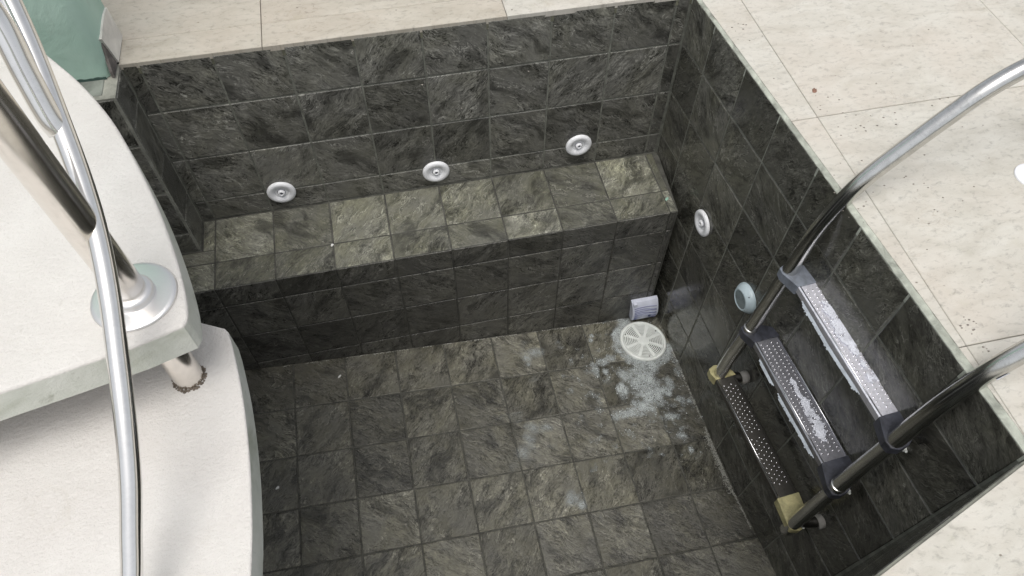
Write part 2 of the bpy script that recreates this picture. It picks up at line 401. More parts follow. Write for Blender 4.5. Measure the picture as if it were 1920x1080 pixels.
def patch(name, surf, us, vs, d, depth, mat, kind=None):
    """grouted backing wall: a slab behind the tile faces"""
    V, F = [], []
    nu, nv = len(us), len(vs)
    for dd in (d, -depth):
        for a in us:
            for b in vs: V.append(surf(a, b, dd))
    N = nu * nv
    for i in range(nu - 1):
        for j in range(nv - 1):
            a = i * nv + j
            F.append((a, a + nv, a + nv + 1, a + 1)); F.append((N + a, N + a + 1, N + a + nv + 1, N + a + nv))
    for i in range(nu - 1):
        F.append((i * nv, (i + 1) * nv, N + (i + 1) * nv, N + i * nv)); t = nv - 1
        F.append((i * nv + t, (i + 1) * nv + t, N + (i + 1) * nv + t, N + i * nv + t))
    for j in range(nv - 1):
        F.append((j, j + 1, N + j + 1, N + j)); t = (nu - 1) * nv
        F.append((t + j, t + j + 1, N + t + j + 1, N + t + j))
    o = mk(name, V, F, mat)
    bm = bmesh.new(); bm.from_mesh(o.data); bmesh.ops.recalc_face_normals(bm, faces=bm.faces); bm.to_mesh(o.data); bm.free()
    return tag(o, kind='structure')

def rng(a, b, n=8): return [a + (b - a) * i / n for i in range(n + 1)]
ZB = -7.35
bw = patch('pool_back_wall', S_back, [-8.7, .3], [-HB - .3, -.055], -.012, .5, GROUT_W)
bw['label'] = 'dark slate tiled back wall of the pool above the bench'
us = [-8.45 + .0] + [-8.232 + i for i in range(9)] + [-.012]
grid_tiles(S_back, us, [-HB, -2.9127, -1.9127, -.9127, -.035], S_WALL, bw)
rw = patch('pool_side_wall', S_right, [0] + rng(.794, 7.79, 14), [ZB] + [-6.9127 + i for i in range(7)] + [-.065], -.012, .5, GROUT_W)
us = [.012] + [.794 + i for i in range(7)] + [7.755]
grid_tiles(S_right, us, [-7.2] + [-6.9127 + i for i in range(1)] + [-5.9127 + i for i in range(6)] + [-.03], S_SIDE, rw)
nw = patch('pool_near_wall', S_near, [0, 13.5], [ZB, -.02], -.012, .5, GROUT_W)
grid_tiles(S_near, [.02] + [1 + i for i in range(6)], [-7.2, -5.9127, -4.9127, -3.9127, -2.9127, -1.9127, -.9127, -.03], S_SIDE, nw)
lw = box('pool_left_wall', (XL - .5, -12.5, ZB), (XL, -.1, -.02), GROUT_D); tag(lw, kind='structure')
fl = patch('pool_floor', S_floor, rng(XL, .6, 6), rng(-12.6, -1.3, 6), -.012, .5, GROUT_D)
us = [XL + .002, -9.598] + [-8.598 + i for i in range(9)] + [.75]
vs = [-12.56 + i for i in range(11)] + [-1.535]
for a, b in zip(us, us[1:]):
    for c, d in zip(vs, vs[1:]):
        # skip what lies wholly outside the pool outline
        if (Vector((a, d, 0)) - NC).dot(NN) < -.3: continue
        tile(S_floor, a, b, c, d, S_FLOOR, fl, g=.0125)
# bench: front, top
be = empty('tiled_bench', (-4, -.75, ZB + .2)); tag(be, 'long slate tiled bench ledge along the back wall below the round white jets', 'bench')
WORLD[be.name] = tuple(be.location)
body = prism('bench_core', [(XL, .05), (XL, yfront(XL) + .012), (-.08, yfront(-.1) + .012), (.03, .05)], ZB, -HB - .012, GROUT_D, be)
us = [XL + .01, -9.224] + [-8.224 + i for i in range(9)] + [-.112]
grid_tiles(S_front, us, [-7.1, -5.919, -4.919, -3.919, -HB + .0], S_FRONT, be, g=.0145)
us = [XL + .01, -9.228] + [-8.228 + i for i in range(9)] + [-.085]
for a, b in zip(us, us[1:]):
    y1 = -.69 if b <= -9 else (-.012 if a > -8.3 else -.69)
    if a < -8.6 < b:      # the tile cut round the pilaster
        tile(S_bench, a, b, -.983, -.69, S_BENCH, be)
        tile(S_bench, -8.44, b, -.70, -.012, S_BENCH, be)
    elif b <= -8.6: tile(S_bench, a, b, -.983, -.69, S_BENCH, be)
    else: tile(S_bench, a, b, -.983, -.012, S_BENCH, be, g=.012)
    tile(S_bench, a, b, yfront((a + b) / 2) + .012, -.983, S_BENCH, be, g=.012)
# pilaster at the left
pl = empty('tiled_pilaster', (-9.5, -.34, -HB)); WORLD[pl.name] = tuple(pl.location)
tag(pl, 'grey slate tiled pilaster below the green wall at the pool corner', 'pilaster')
box('pilaster_core', (XL, -.668, -HB - .2), (-8.462, .05, -.018), GROUT_L, pl)
rows = [-HB, -2.91, -1.92, -.91, -.03]
grid_tiles(S_pfront, [XL, -9.48, -8.485], rows, S_WALL, pl, g=.018)
grid_tiles(S_pside, [-.655, -.02], [-HB, -2.6, -1.62, -.62, -.03], S_WALL, pl, g=.016)
def S_ledge(u, v, d): return Vector((u, v, -.004 + d))
grid_tiles(S_ledge, [XL, -9.9, -8.62], [-.60, -.25], simple('ledge_tile', (.20, .215, .19), .7, nscale=14, namt=.45, bump=.5), pl)

# ------------------------------------------------------------------ deck
XR = lambda y: -y * math.tan(TH)
deck = [(-400, .045), (-8.44, .045)]
def clip(poly, n, d):                      # keep n.p >= d
    out = []
    for i, p in enumerate(poly):
        q = poly[(i + 1) % len(poly)]; a = n[0] * p[0] + n[1] * p[1] - d; b = n[0] * q[0] + n[1] * q[1] - d
        if a >= 0: out.append(p)
        if (a >= 0) != (b >= 0):
            t = a / (a - b); out.append((p[0] + (q[0] - p[0]) * t, p[1] + (q[1] - p[1]) * t))
    return out
def shrink(poly, g):
    cx = sum(p[0] for p in poly) / len(poly); cy = sum(p[1] for p in poly) / len(poly); out = poly
    for i, p in enumerate(poly):
        q = poly[(i + 1) % len(poly)]; e = Vector((q[0] - p[0], q[1] - p[1])); 
        if e.length < 1e-4: continue
        n = Vector((-e.y, e.x)).normalized()
        if n.dot(Vector((cx - p[0], cy - p[1]))) < 0: n = -n
        out = clip(out, (n.x, n.y), n.x * p[0] + n.y * p[1] + g)
    return out
# ground sheet with the pool cut out, built as four big slabs round the hole
FAR = 1500
ground_polys = [[(-FAR, .06), (FAR, .06), (FAR, FAR), (-FAR, FAR)],
                [(.10, .06), (XR(-7.77) + .10, -7.77), (XR(-7.77) + .10, -FAR), (FAR, -FAR), (FAR, .06)],
                [(XL - .3, .06), (-FAR, .06), (-FAR, -FAR), (XL - .3, -FAR)],
                [(XL - .3, -FAR), (XL - .3, (NC + ND * 11.8).y - .08), (.49, -7.85), (XR(-7.77) + .10, -7.77), (XR(-7.77) + .10, -FAR)]]
V, F = [], []
for p in ground_polys:
    b0 = len(V); V += [(x, y, -.085) for x, y in p]; V += [(x, y, -.6) for x, y in p]; n = len(p)
    F.append(tuple(range(b0, b0 + n)))
    for i in range(n): F.append((b0 + i, b0 + (i + 1) % n, b0 + n + (i + 1) % n, b0 + n + i))
gr = mk('deck_ground', V, F, simple('deck_mortar', (.34, .32, .28), .9, nscale=6, namt=.3, bump=.6)); tag(gr, kind='structure')
XS = [-17.25, -13.67, -10.09, -6.51, -2.93, .65, 4.25, 7.83, 11.4, 15.]; YS = [11.3, 7.7, 4.12, .55, -2.95, -6.52, -10.1, -13.7, -17.2]
rl = SD.xy.orthogonal(); 
cN = (-NN.x, -NN.y); cNd = -NN.dot(NC) + .03
def slab(poly, g=.0045):
    poly = shrink(poly, g)
    if len(poly) < 3: return
    ar = abs(sum(p[0] * poly[(i + 1) % len(poly)][1] - p[1] * poly[(i + 1) % len(poly)][0] for i, p in enumerate(poly))) / 2
    if ar < .01: return
    n = len(poly); cx = sum(p[0] for p in poly) / n; cy = sum(p[1] for p in poly) / n
    dz = random.uniform(-.003, .003)
    vs, uv = [], []
    for ins, z in ((0, -.09), (0, -.008), (.010, 0)):
        for x, y in poly:
            e = Vector((x - cx, y - cy)); e = e * (1 - ins / max(e.length, .1)); vs.append((cx + e.x, cy + e.y, z + dz)); uv.append((e.x, e.y))
    fs = [tuple(range(2 * n, 3 * n))]
    for L in (0, 1):
        for k in range(n): fs.append((L * n + k, L * n + (k + 1) % n, L * n + n + (k + 1) % n, L * n + n + k))
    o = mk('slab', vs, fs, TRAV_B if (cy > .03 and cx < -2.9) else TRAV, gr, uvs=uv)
    bm = bmesh.new(); bm.from_mesh(o.data); bmesh.ops.recalc_face_normals(bm, faces=bm.faces); 
    bm.faces.ensure_lookup_table()
    if bm.faces[0].normal.z < 0: bmesh.ops.reverse_faces(bm, faces=bm.faces)
    bm.to_mesh(o.data); bm.free()
gs = []
for x0, x1 in zip(XS, XS[1:]):
    for y1, y0 in zip(YS, YS[1:]):
        cell = [(x0, y0), (x1, y0), (x1, y1), (x0, y1)]
        if x0 < -10.5 and y0 < .55: 
            if y1 < -.6 or True: 
                if x1 <= XL - .3: slab(cell)
                else: pass
            continue
        if y0 >= .5 or x0 >= .6: slab(cell); continue
        if y1 > .5:                                                   # strip behind the back wall
            slab(clip(clip(cell, (0, 1), -.002), (1, 0), -8.47 if x0 < -8.4 else -99))
        # right of the side wall: x + y*tan > .09
        rp = clip(clip(clip(cell, (1, math.tan(TH + .006)), .042), (0, -1), -.03), (0, 1), -7.80)
        if len(rp) > 2: slab(rp)
        if y0 < -7.5:
            npoly = clip(cell, cN, cNd)
            if y1 > -7.8 and x1 > .5: npoly = clip(npoly, (0, -1), 7.80)
            if len(npoly) > 2: slab(npoly)

# mortar band along the top of the side wall: rough, uneven
def band(name, surf2, n, w0, w1, z0, z1, mat, seed=0, rough=.012):
    vs, fs = [], []
    for i in range(n + 1):
        t = i / n
        a = noise.noise(Vector((t * 60, seed, 0))) * rough; b = noise.noise(Vector((t * 45, seed + 9, 3))) * rough * 2.2
        for (ww, zz) in ((w0, z0 - .15), (w0 + a * .3, z0 + a * .4), ((w0 + w1) / 2, (z0 + z1) / 2 + b * .5), (w1 + b, z1), (w1 + .05, z0 - .15)):
            vs.append(surf2(t, ww, zz))
        if i:
            for k in range(4):
                p = (i - 1) * 5 + k; fs.append((p, p + 1, p + 6, p + 5))
    o = mk(name, vs, fs, mat); return tag(o, kind='structure')
band('mortar_edge', lambda t, ww, zz: SD * (7.77 * t) + NR * (ww if ww < .03 else ww * (.45 + .55 * t)) + Vector((0, 0, zz)), 260, .006, .095, -.034, -.006, MORTAR)
band('mortar_edge', lambda t, ww, zz: Vector((-8.44 + 8.46 * t, ww, zz)), 200, .004, .014, -.040, -.034, OLIVE, 5, .006)

# ------------------------------------------------------------------ green wall pier
gp = empty('green_wall', (-9.6, .2, 0)); WORLD[gp.name] = tuple(gp.location)
tag(gp, 'pale green plastered wall rising from the pilaster ledge at top left', 'wall')
bm = bmesh.new()
def ring(z, jit=0):
    pts = [(-14., -.25), (-8.72, -.25), (-8.60, -.23), (-8.53, -.16), (-8.51, 0), (-8.51, .62), (-14., .62)]
    return [bm.verts.new((x + (noise.noise(Vector((x, z * 3, 1))) * jit), y, z)) for x, y in pts]
zs = [-.01, .06, .15, .3, .5, .9, 1.5, 3, 9]; prev = None
for z in zs:
    r = ring(z, .03 if .05 < z < 2 else 0)
    if prev:
        for k in range(7): bm.faces.new((prev[k], prev[(k + 1) % 7], r[(k + 1) % 7], r[k]))
    prev = r
bm.faces.new(prev); bmesh.ops.recalc_face_normals(bm, faces=bm.faces)
from_bm('plaster', bm, GREEN, gp, smooth=True)
def plate(name, pts, x0, x1, mat, parent):           # pts in (y, z)
    n = len(pts); v = [(x0, y, z) for y, z in pts] + [(x1, y, z) for y, z in pts]
    f = [tuple(range(n)), tuple(range(n, 2 * n))[::-1]] + [(i, (i + 1) % n, n + (i + 1) % n, n + i) for i in range(n)]
    o = mk(name, v, f, mat, parent)
    bm = bmesh.new(); bm.from_mesh(o.data); bmesh.ops.recalc_face_normals(bm, faces=bm.faces); bm.to_mesh(o.data); bm.free(); return o
plate('skirting_tile', [(.06, 0), (.655, 0), (.655, .12), (.61, .50), (.40, .53), (.1, .52), (-.10, .50), (-.04, .33), (.0, .2)], -8.508, -8.465,
      simple('skirting', (.72, .70, .65), .7, nscale=8, namt=.25), gp)
plate('exposed_cement', [(.05, .0), (-.26, 0), (-.25, .08), (-.17, .22), (-.11, .40), (-.06, .44), (-.03, .30)], -8.53, -8.49, CEMENT, gp)
vs, fs = [], []                                       # uneven dark green line where the plaster meets the ledge
for i in range(60):
    x = -9.5 + .9 * i / 60; h = .02 + .03 * abs(noise.noise(Vector((x * 9, 0, 0)))); b0 = len(vs)
    vs += [(x, -.262, -.01), (x + .016, -.262, -.01), (x + .016, -.25, h), (x, -.25, h)]; fs.append((b0, b0 + 1, b0 + 2, b0 + 3))
mk('ledge_line', vs, fs, simple('dark_green', (.03, .06, .05), .9), gp)

# ------------------------------------------------------------------ water jets
def jet(c, ax, label):
    e = empty('water_jet', c); WORLD[e.name] = tuple(e.location)
    tag(e, label, 'pool jet', 'round white water jets on the pool walls')
    lathe('flange', [(.242, 0), (.246, .02), (.236, .045), (.2, .058), (.150, .05), (.128, .030), (.115, .012)], c, ax, PLASTIC, e, 48)
    lathe('socket', [(.118, .014), (.09, .004), (.075, .012), (.06, .03)], c, ax, simple('socket_grey', (.42, .43, .46), .4), e, 32)
    d = Vector(ax).normalized()
    lathe('eyeball', [(.062, .02), (.060, .045), (.046, .062), (.030, .066), (.026, .05)], Vector(c) + d * .004, (d + Vector((0, 0, .12))), PLASTIC, e, 28)
    lathe('nozzle_hole', [(.026, .0), (.02, .001)], Vector(c) + d * .056, d, simple('hole_grey', (.10, .10, .13), .5), e, 18)
    return e
jet((-6.965, -.005, -2.945), (0, -1, 0), 'round white jet on the back wall, leftmost of three, nearest the green wall')
jet((-4.24, -.005, -3.01), (0, -1, 0), 'round white jet at the middle of the back wall above the bench')
jet((-1.59, -.005, -2.885), (0, -1, 0), 'round white jet on the back wall near the right corner')
p = SD * 2.03 + Vector((0, 0, -3.17)); jet(p - NR * .005, -NR, 'round white jet on the dark side wall, right of the bench end')
# underwater lamp behind the ladder rail
c = SD * 3.70 + Vector((0, 0, -3.12)) - NR * .005
e = empty('pool_light', c); WORLD[e.name] = tuple(e.location); tag(e, 'small round pale blue underwater light with grey lens beside the ladder rail', 'pool light')
CY = simple('light_housing', (.55, .66, .70), .35, nscale=10, namt=.1)
lathe('housing', [(.262, 0), (.262, .03), (.240, .07), (.19, .13), (.165, .14), (.16, .128)], c, -NR, CY, e, 48)
lathe('lens', [(.162, .128), (.12, .134), (.02, .138)], c, -NR, GREYLENS, e, 36)
for k in range(3):
    a = 2 * math.pi * k / 3 + .5; lathe('screw', [(.012, 0), (.012, .006), (.005, .008)], c - NR * .085 + (Vector((0, 0, 1)) * math.cos(a) + SD * math.sin(a)) * .225, -NR, DARK, e, 10)
# deck inlet, cut by the right edge of the frame
c = Vector((2.80, -4.50, .002)); e = empty('deck_inlet', c); WORLD[e.name] = tuple(e.location); tag(e, 'round white plastic inlet plate set in the pale deck beyond the ladder', 'deck inlet')
lathe('plate', [(.21, 0), (.212, .02), (.20, .034), (.11, .040), (.09, .03)], c, (0, 0, 1), PLASTIC, e, 44)
lathe('hole', [(.09, .03), (.07, .012), (.03, .010)], c, (0, 0, 1), simple('inlet_hole', (.09, .06, .06), .6), e, 24)

# ------------------------------------------------------------------ floor drain
FN = Vector((.0946950, .0483642, 1)).normalized()
def FP(x, y, d=0.): return Vector((x, y, zf(x, y))) + FN * d
FU = (Vector((1, 0, 0)) - FN * FN.x).normalized(); FV = FN.cross(FU)
dc = FP(-.405, -2.165)
e = empty('floor_drain', dc); WORLD[e.name] = tuple(e.location); tag(e, 'round white slotted drain cover on the floor near the back right corner', 'drain cover')
lathe('flange', [(.50, 0), (.505, .03), (.495, .062), (.47, .078), (.445, .074), (.434, .055), (.433, .02)], dc, FN, PLASTIC2, e, 64, cap=False)
lathe('well', [(.445, .02), (.43, .018), (.02, .016)], dc, FN, DARK, e, 48)
bm = bmesh.new()
def bm_ring(r0, r1, z0, z1, seg=72, c=dc):
    rs = [[bm.verts.new(c + (FU * math.cos(2 * math.pi * k / seg) + FV * math.sin(2 * math.pi * k / seg)) * r + FN * z) for k in range(seg)] for r, z in ((r0, z0), (r0, z1), (r1, z1), (r1, z0))]
    for a, b in zip(rs, rs[1:] + rs[:1]):
        for k in range(seg): bm.faces.new((a[k], a[(k + 1) % seg], b[(k + 1) % seg], b[k]))
for i in range(8):
    r = .115 + i * .037; bm_ring(r, r + .0205, .03, .054 + .004 * math.sin(i / 8 * 3.14))
bm_ring(.408, .428, .03, .056)
bmesh.ops.recalc_face_normals(bm, faces=bm.faces)
from_bm('grille', bm, PLASTIC2, e, smooth=False)
lathe('hub', [(.128, .03), (.128, .052), (.1, .058), (.03, .06)], dc, FN, PLASTIC2, e, 36)
for k in range(8):
    a = 2 * math.pi * (k + .35) / 8; d = FU * math.cos(a) + FV * math.sin(a); t = FN.cross(d)
    v = []
    for r, hw in ((.09, .022), (.415, .034)):
        for s_ in (-1, 1):
            for z in (.03, .0575): v.append(dc + d * r + t * s_ * hw + FN * z)
    mk('spoke', v, [(0, 1, 3, 2), (4, 6, 7, 5), (1, 5, 7, 3), (0, 4, 5, 1), (2, 3, 7, 6)], PLASTIC2, e)
for k in range(3):
    a = -math.pi / 2 + 2.09 * k; lathe('screw', [(.016, 0), (.012, .005)], dc + (FU * math.cos(a) + FV * math.sin(a)) * .40 + FN * .058, FN, DARK, e, 12)

# suction cover on the bench front, bottom right
def sc(u, v, d):                                                     # u across 0..1, v up 0..1
    x0, x1 = -.57, .0; z0, z1 = -6.78, -6.14
    x = x0 + (x1 - x0) * u; y = yfront(x) - d
    return Vector((x - .0 + (1 - v) * .05, y, z0 + (z1 - z0) * v))
e = empty('suction_cover', sc(.5, 0, .05)); WORLD[e.name] = tuple(e.location); tag(e, 'bluish white rectangular suction cover at the foot of the bench beside the drain', 'suction cover')
N1, N2 = 14, 12; vs, fs = [], []
prof = lambda v: .05 + .14 * math.sin(math.pi * min(1, max(0, (v * .85 + .12)))) ** .7
for i in range(N1 + 1):
    for j in range(N2 + 1):
        u, v = i / N1, j / N2; vs.append(sc(u, v, prof(v) + .012 * math.sin(math.pi * u)))
for i in range(N1):
    for j in range(N2):
        a = i * (N2 + 1) + j; fs.append((a, a + N2 + 1, a + N2 + 2, a + 1))
n0 = len(vs)
edge = [(0, j) for j in range(N2 + 1)] + [(i, N2) for i in range(1, N1 + 1)] + [(N1, j) for j in range(N2 - 1, -1, -1)] + [(i, 0) for i in range(N1 - 1, 0, -1)]
for i, j in edge: vs.append(sc(i / N1, j / N2, -.0))
for k in range(len(edge)):
    i, j = edge[k]; i2, j2 = edge[(k + 1) % len(edge)]
    fs.append((i * (N2 + 1) + j, i2 * (N2 + 1) + j2, n0 + (k + 1) % len(edge), n0 + k))
mk('cover_shell', vs, fs, BLUEWHITE, e, smooth=False)
RIBBLUE = simple('rib_blue', (.20, .22, .38), .5)
for k in range(9):
    v = .12 + k * .082
    pts = [sc(.07 + .86 * t, v + .05 * math.sin(math.pi * t * (1.5 if k % 2 else 1)), prof(v) + .012) for t in [q / 8 for q in range(9)]]
    tube('rib', pts, .007, RIBBLUE, e, 6, 0)
box('clip', tuple(sc(.03, .93, .16)), tuple(sc(.16, 1.03, .02)), BLUEWHITE, e)
lathe('screw', [(.03, 0), (.03, .012), (.01, .014)], sc(.66, .33, prof(.33) + .012), (0, -1, .1), simple('screw_blue', (.06, .07, .16), .4), e, 14)

# ------------------------------------------------------------------ foam
def foam(name, blobs, label, cell=.016, thr=.0, seed=0, dens=1.0, scale=5.0, bub=200, group=None, soft=1.9):
    xs = [b[0] for b in blobs]; ys = [b[1] for b in blobs]; R_ = max(max(b[2], b[3] if len(b) > 3 else 0) for b in blobs) * 1.5
    x0, x1, y0, y1 = min(xs) - R_, max(xs) + R_, min(ys) - R_, max(ys) + R_
    nx, ny = int((x1 - x0) / cell) + 1, int((y1 - y0) / cell) + 1
    def field(x, y):
        f = 0
        for b in blobs:
            rx = b[2]; ry = b[3] if len(b) > 3 else b[2]; f = max(f, 1 - math.hypot((x - b[0]) / rx, (y - b[1]) / ry))
        n1 = noise.fractal(Vector((x * scale, y * scale, seed)), .8, 2.1, 4)
        n2 = noise.noise(Vector((x * 16, y * 16, seed + 4)))
        return f + .40 * n1 + .08 * n2 - .10
    idx, vs, fs, dn = {}, [], [], []
    F_ = {}
    for i in range(nx):
        for j in range(ny): F_[i, j] = field(x0 + i * cell, y0 + j * cell)
    def vid(i, j):
        if (i, j) not in idx:
            x, y = x0 + i * cell, y0 + j * cell; f = F_[i, j]
            # clip at the drain: foam hugs its rim
            h = .004 + .012 * max(0, min(1, f * 2.2)); idx[i, j] = len(vs); vs.append(FP(x, y, h)); dn.append(max(0, min(1, f * soft)) * dens)
        return idx[i, j]
    for i in range(nx - 1):
        for j in range(ny - 1):
            x, y = x0 + i * cell, y0 + j * cell
            if (Vector((x, y)) - dc.xy).length < .485: continue
            if max(F_[i, j], F_[i + 1, j], F_[i, j + 1], F_[i + 1, j + 1]) > 0:
                fs.append((vid(i, j), vid(i + 1, j), vid(i + 1, j + 1), vid(i, j + 1)))
    if not fs: return
    root = empty(name, FP(sum(xs) / len(xs), sum(ys) / len(ys))); WORLD[root.name] = tuple(root.location); tag(root, label, 'foam', group)
    o = mk('foam_film', vs, fs, FOAM, root, smooth=True)
    at = o.data.attributes.new('dens', 'FLOAT', 'POINT')
    for k, v in enumerate(dn): at.data[k].value = v
    rnd = random.Random(seed + 1); bm = bmesh.new(); c = 0; tries = 0
    while c < bub and tries < bub * 12:
        tries += 1; x, y = rnd.uniform(x0, x1), rnd.uniform(y0, y1)
        if field(x, y) < .04 or (Vector((x, y)) - dc.xy).length < .5: continue
        r = rnd.uniform(.003, .007) if rnd.random() < .93 else rnd.uniform(.008, .014)
        bmesh.ops.create_icosphere(bm, subdivisions=1, radius=r, matrix=Matrix.Translation(FP(x, y, .018))); c += 1
    if c:
        b = from_bm('bubbles', bm, BUBBLE, root, smooth=True); b['kind'] = 'stuff'
    return root
ring_blobs = [(dc.x + .56 * math.cos(a), dc.y + .56 * math.sin(a), .17) for a in [math.radians(q) for q in range(110, 345, 14)]]
foam('soap_foam', ring_blobs + [(-.70, -1.55, .15), (-.62, -1.46, .12)], 'thin ring of white foam hugging the drain cover', seed=3, dens=.95, bub=260)
foam('soap_foam', [(-.58, -2.88, .36, .32), (-.74, -3.12, .50, .36), (-.64, -3.42, .42, .36), (-.86, -3.68, .42, .24), (-1.30, -3.78, .32, .16), (-1.05, -3.74, .34, .18), (-1.02, -2.94, .26, .20), (-1.20, -3.22, .2, .24), (-.64, -3.1, .34, .7)],
     'large patch of bubbly white foam on the floor in front of the drain', seed=11, dens=1.0, bub=900, scale=4.2)
foam('soap_foam', [(-1.42, -2.53, .17, .14), (-1.22, -2.45, .16, .12), (-1.62, -2.70, .12, .2), (-1.42, -2.74, .1, .12)], 'small cluster of foam flecks left of the drain', seed=21, dens=.85, bub=110)
foam('soap_foam', [(-.20, -3.24, .15, .24), (-.30, -3.45, .12, .2)], 'foam fleck between the large patch and the side wall', seed=31, dens=.85, bub=70)
foam('soap_foam', [(-.10, -3.62, .14, .10), (.08, -3.70, .08)], 'tiny oval foam fleck close to the foot of the side wall', seed=35, dens=.85, bub=30)
foam('soap_foam', [(-.38, -3.98, .20, .12)], 'oval foam fleck below the right end of the large patch', seed=41, dens=.95, bub=60)
foam('soap_foam', [(-.33, -4.40, .14, .14), (-.28, -4.72, .08, .10)], 'two round foam dots nearest the lower ladder tread', seed=51, dens=.9, bub=40)
foam('soap_foam', [(-2.74, -2.06, .27, .17), (-2.95, -2.18, .12), (-2.96, -2.33, .07)], 'faint smear of foam on the floor tiles below the bench', seed=61, dens=.7, bub=0, scale=2.2, soft=1.3)
foam('soap_foam', [(-3.20, -3.74, .20, .2), (-3.33, -3.98, .17, .26), (-3.5, -4.2, .16, .18), (-2.95, -3.80, .2, .12)], 'faded foam smear in the middle of the floor', seed=71, dens=.6, bub=0, scale=2.2, soft=1.2)
foam('soap_foam', [(-2.84, -5.26, .17, .2), (-2.66, -5.40, .12)], 'small pale foam spot with a dark centre nearest the bottom of the photo', seed=81, dens=.75, bub=4, scale=2.2, soft=1.5)
foam('soap_foam', [(-1.46, -1.84, .07), (-1.51, -1.95, .07)], 'pair of tiny foam dots left of the drain near the bench', seed=91, dens=.9, bub=12)
# mineral crust along the foot of the side wall and bench
bm = bmesh.new(); rnd = random.Random(5)
for i in range(1500):
    s_ = rnd.choice([rnd.uniform(1.8, 6.4), rnd.gauss(5.0, .45)])
    if noise.noise(Vector((s_ * 2.2, 4, 0))) < -.12 and not 4.3 < s_ < 5.8: continue
    o_ = -.02 - abs(rnd.gauss(0, .018 + (.035 if 4.4 < s_ < 5.7 else 0)))
    p = SD * s_ + NR * (lean(s_, -6.9) + o_); p.z = zf(p.x, p.y) + .004
    bmesh.ops.create_icosphere(bm, subdivisions=1, radius=rnd.uniform(.004, .011), matrix=Matrix.Translation(p) @ Matrix.Diagonal((1, 1, .6, 1)))
for i in range(420):
    x = rnd.uniform(-7.8, -.7)
    if noise.noise(Vector((x * 2.6, 14, 0))) < -.05: continue
    p = Vector((x, yfront(x) - .02 - abs(rnd.gauss(0, .008)), 0)); p.z = zf(p.x, p.y) + .004
    bmesh.ops.create_icosphere(bm, subdivisions=1, radius=rnd.uniform(.004, .009), matrix=Matrix.Translation(p) @ Matrix.Diagonal((1.6, 1, .6, 1)))
o = from_bm('mineral_crust', bm, simple('crust', (.40, .40, .36), .9), None); tag(o, 'pale grains of mineral crust along the foot of the pool walls', 'mineral crust', None, 'stuff')

# ------------------------------------------------------------------ pool ladder
lad_c = W0 = SD * 5.65 + NR * -.4 + Vector((0, 0, -4.5))
lad = empty('pool_ladder', lad_c); WORLD[lad.name] = tuple(lad.location)
tag(lad, 'stainless steel pool ladder with three studded treads against the dark side wall', 'pool ladder')
def LW(s, off, z): return SD * s + NR * off + Vector((0, 0, z))
path = [(-.475, -4.75), (-.455, -4.4), (-.435, -4.0), (-.37, -2.84), (-.24, -1.5), (-.19, -.95), (-.13, -.5), (-.02, -.1), (.15, .31), (.51, .76), (.84, 1.13), (1.13, 1.42), (1.47, 1.63), (1.95, 1.78), (2.45, 1.74), (2.85, 1.45), (3.02, 1.0), (3.05, .5), (3.05, .0)]
for s_, extra in ((4.37, 0), (6.93, 0)):
    h = tube('handrail', [LW(s_, o, z) for o, z in ([(-.515, -4.27), (-.475, -3.7)] + path[3:] if s_ < 5 else path)], .103, STEEL, lad, 32, 6)
    lathe('anchor_flange', [(.22, 0), (.22, .02), (.13, .05), (.104, .09)], LW(s_, 3.05, .003), (0, 0, 1), STEEL, h, 36)
    lathe('joint_ring', [(.1035, -.008), (.108, -.004), (.108, .004), (.1035, .008)], LW(s_, -.38, -2.80), LW(0, .11, 1.3) - Vector((0, 0, 0)), STEEL, h, 32)
for s_, sr in ((4.50, 4.37), (7.03, 6.93)):
    bp = tube('bumper', [LW(sr, -.46, -4.30), LW((s_ + sr) / 2, -.3, -4.35), LW(s_, -.09, -4.36)], .085, DULL, lad, 22, 2)
    tube('rubber_cap', [LW(s_, -.16, -4.365), LW(s_, -.03, -4.36)], .108, RUBBER, bp, 24, 0)
for s_, o, z in ((6.98, -.17, -3.05), (6.99, -.36, -4.42), (6.985, -.02, -1.66)):
    lathe('bolt', [(.034, 0), (.034, .03), (.02, .045), (.018, .07)], LW(s_, o, z), SD * .7 + NR * -.2 + Vector((0, 0, .5)), PLASTIC2, lad, 6, smooth=False)
def mask_patch(name, place, W_, H_, fn, mat, parent, cell=.012, th=.014):
    nx, ny = int(W_ / cell), int(H_ / cell); idx, vs, fs = {}, [], []
    def vid(i, j):
        if (i, j) not in idx:
            idx[i, j] = len(vs); jx = noise.noise(Vector((i * .9, j * .9, 3))) * cell * .4
            vs.append(place(i * cell + jx, j * cell - jx, th + .004 * noise.noise(Vector((i * .3, j * .3, 0)))))
        return idx[i, j]
    for i in range(nx):
        for j in range(ny):
            if fn((i + .5) * cell, (j + .5) * cell) > 0: fs.append((vid(i, j), vid(i + 1, j), vid(i + 1, j + 1), vid(i, j + 1)))
    if fs: return mk(name, vs, fs, mat, parent)
spec = [(4.46, 6.69, -.06, -1.37), (4.41, 6.65, -.21, -2.87), (4.37, 6.60, -.37, -4.37)]
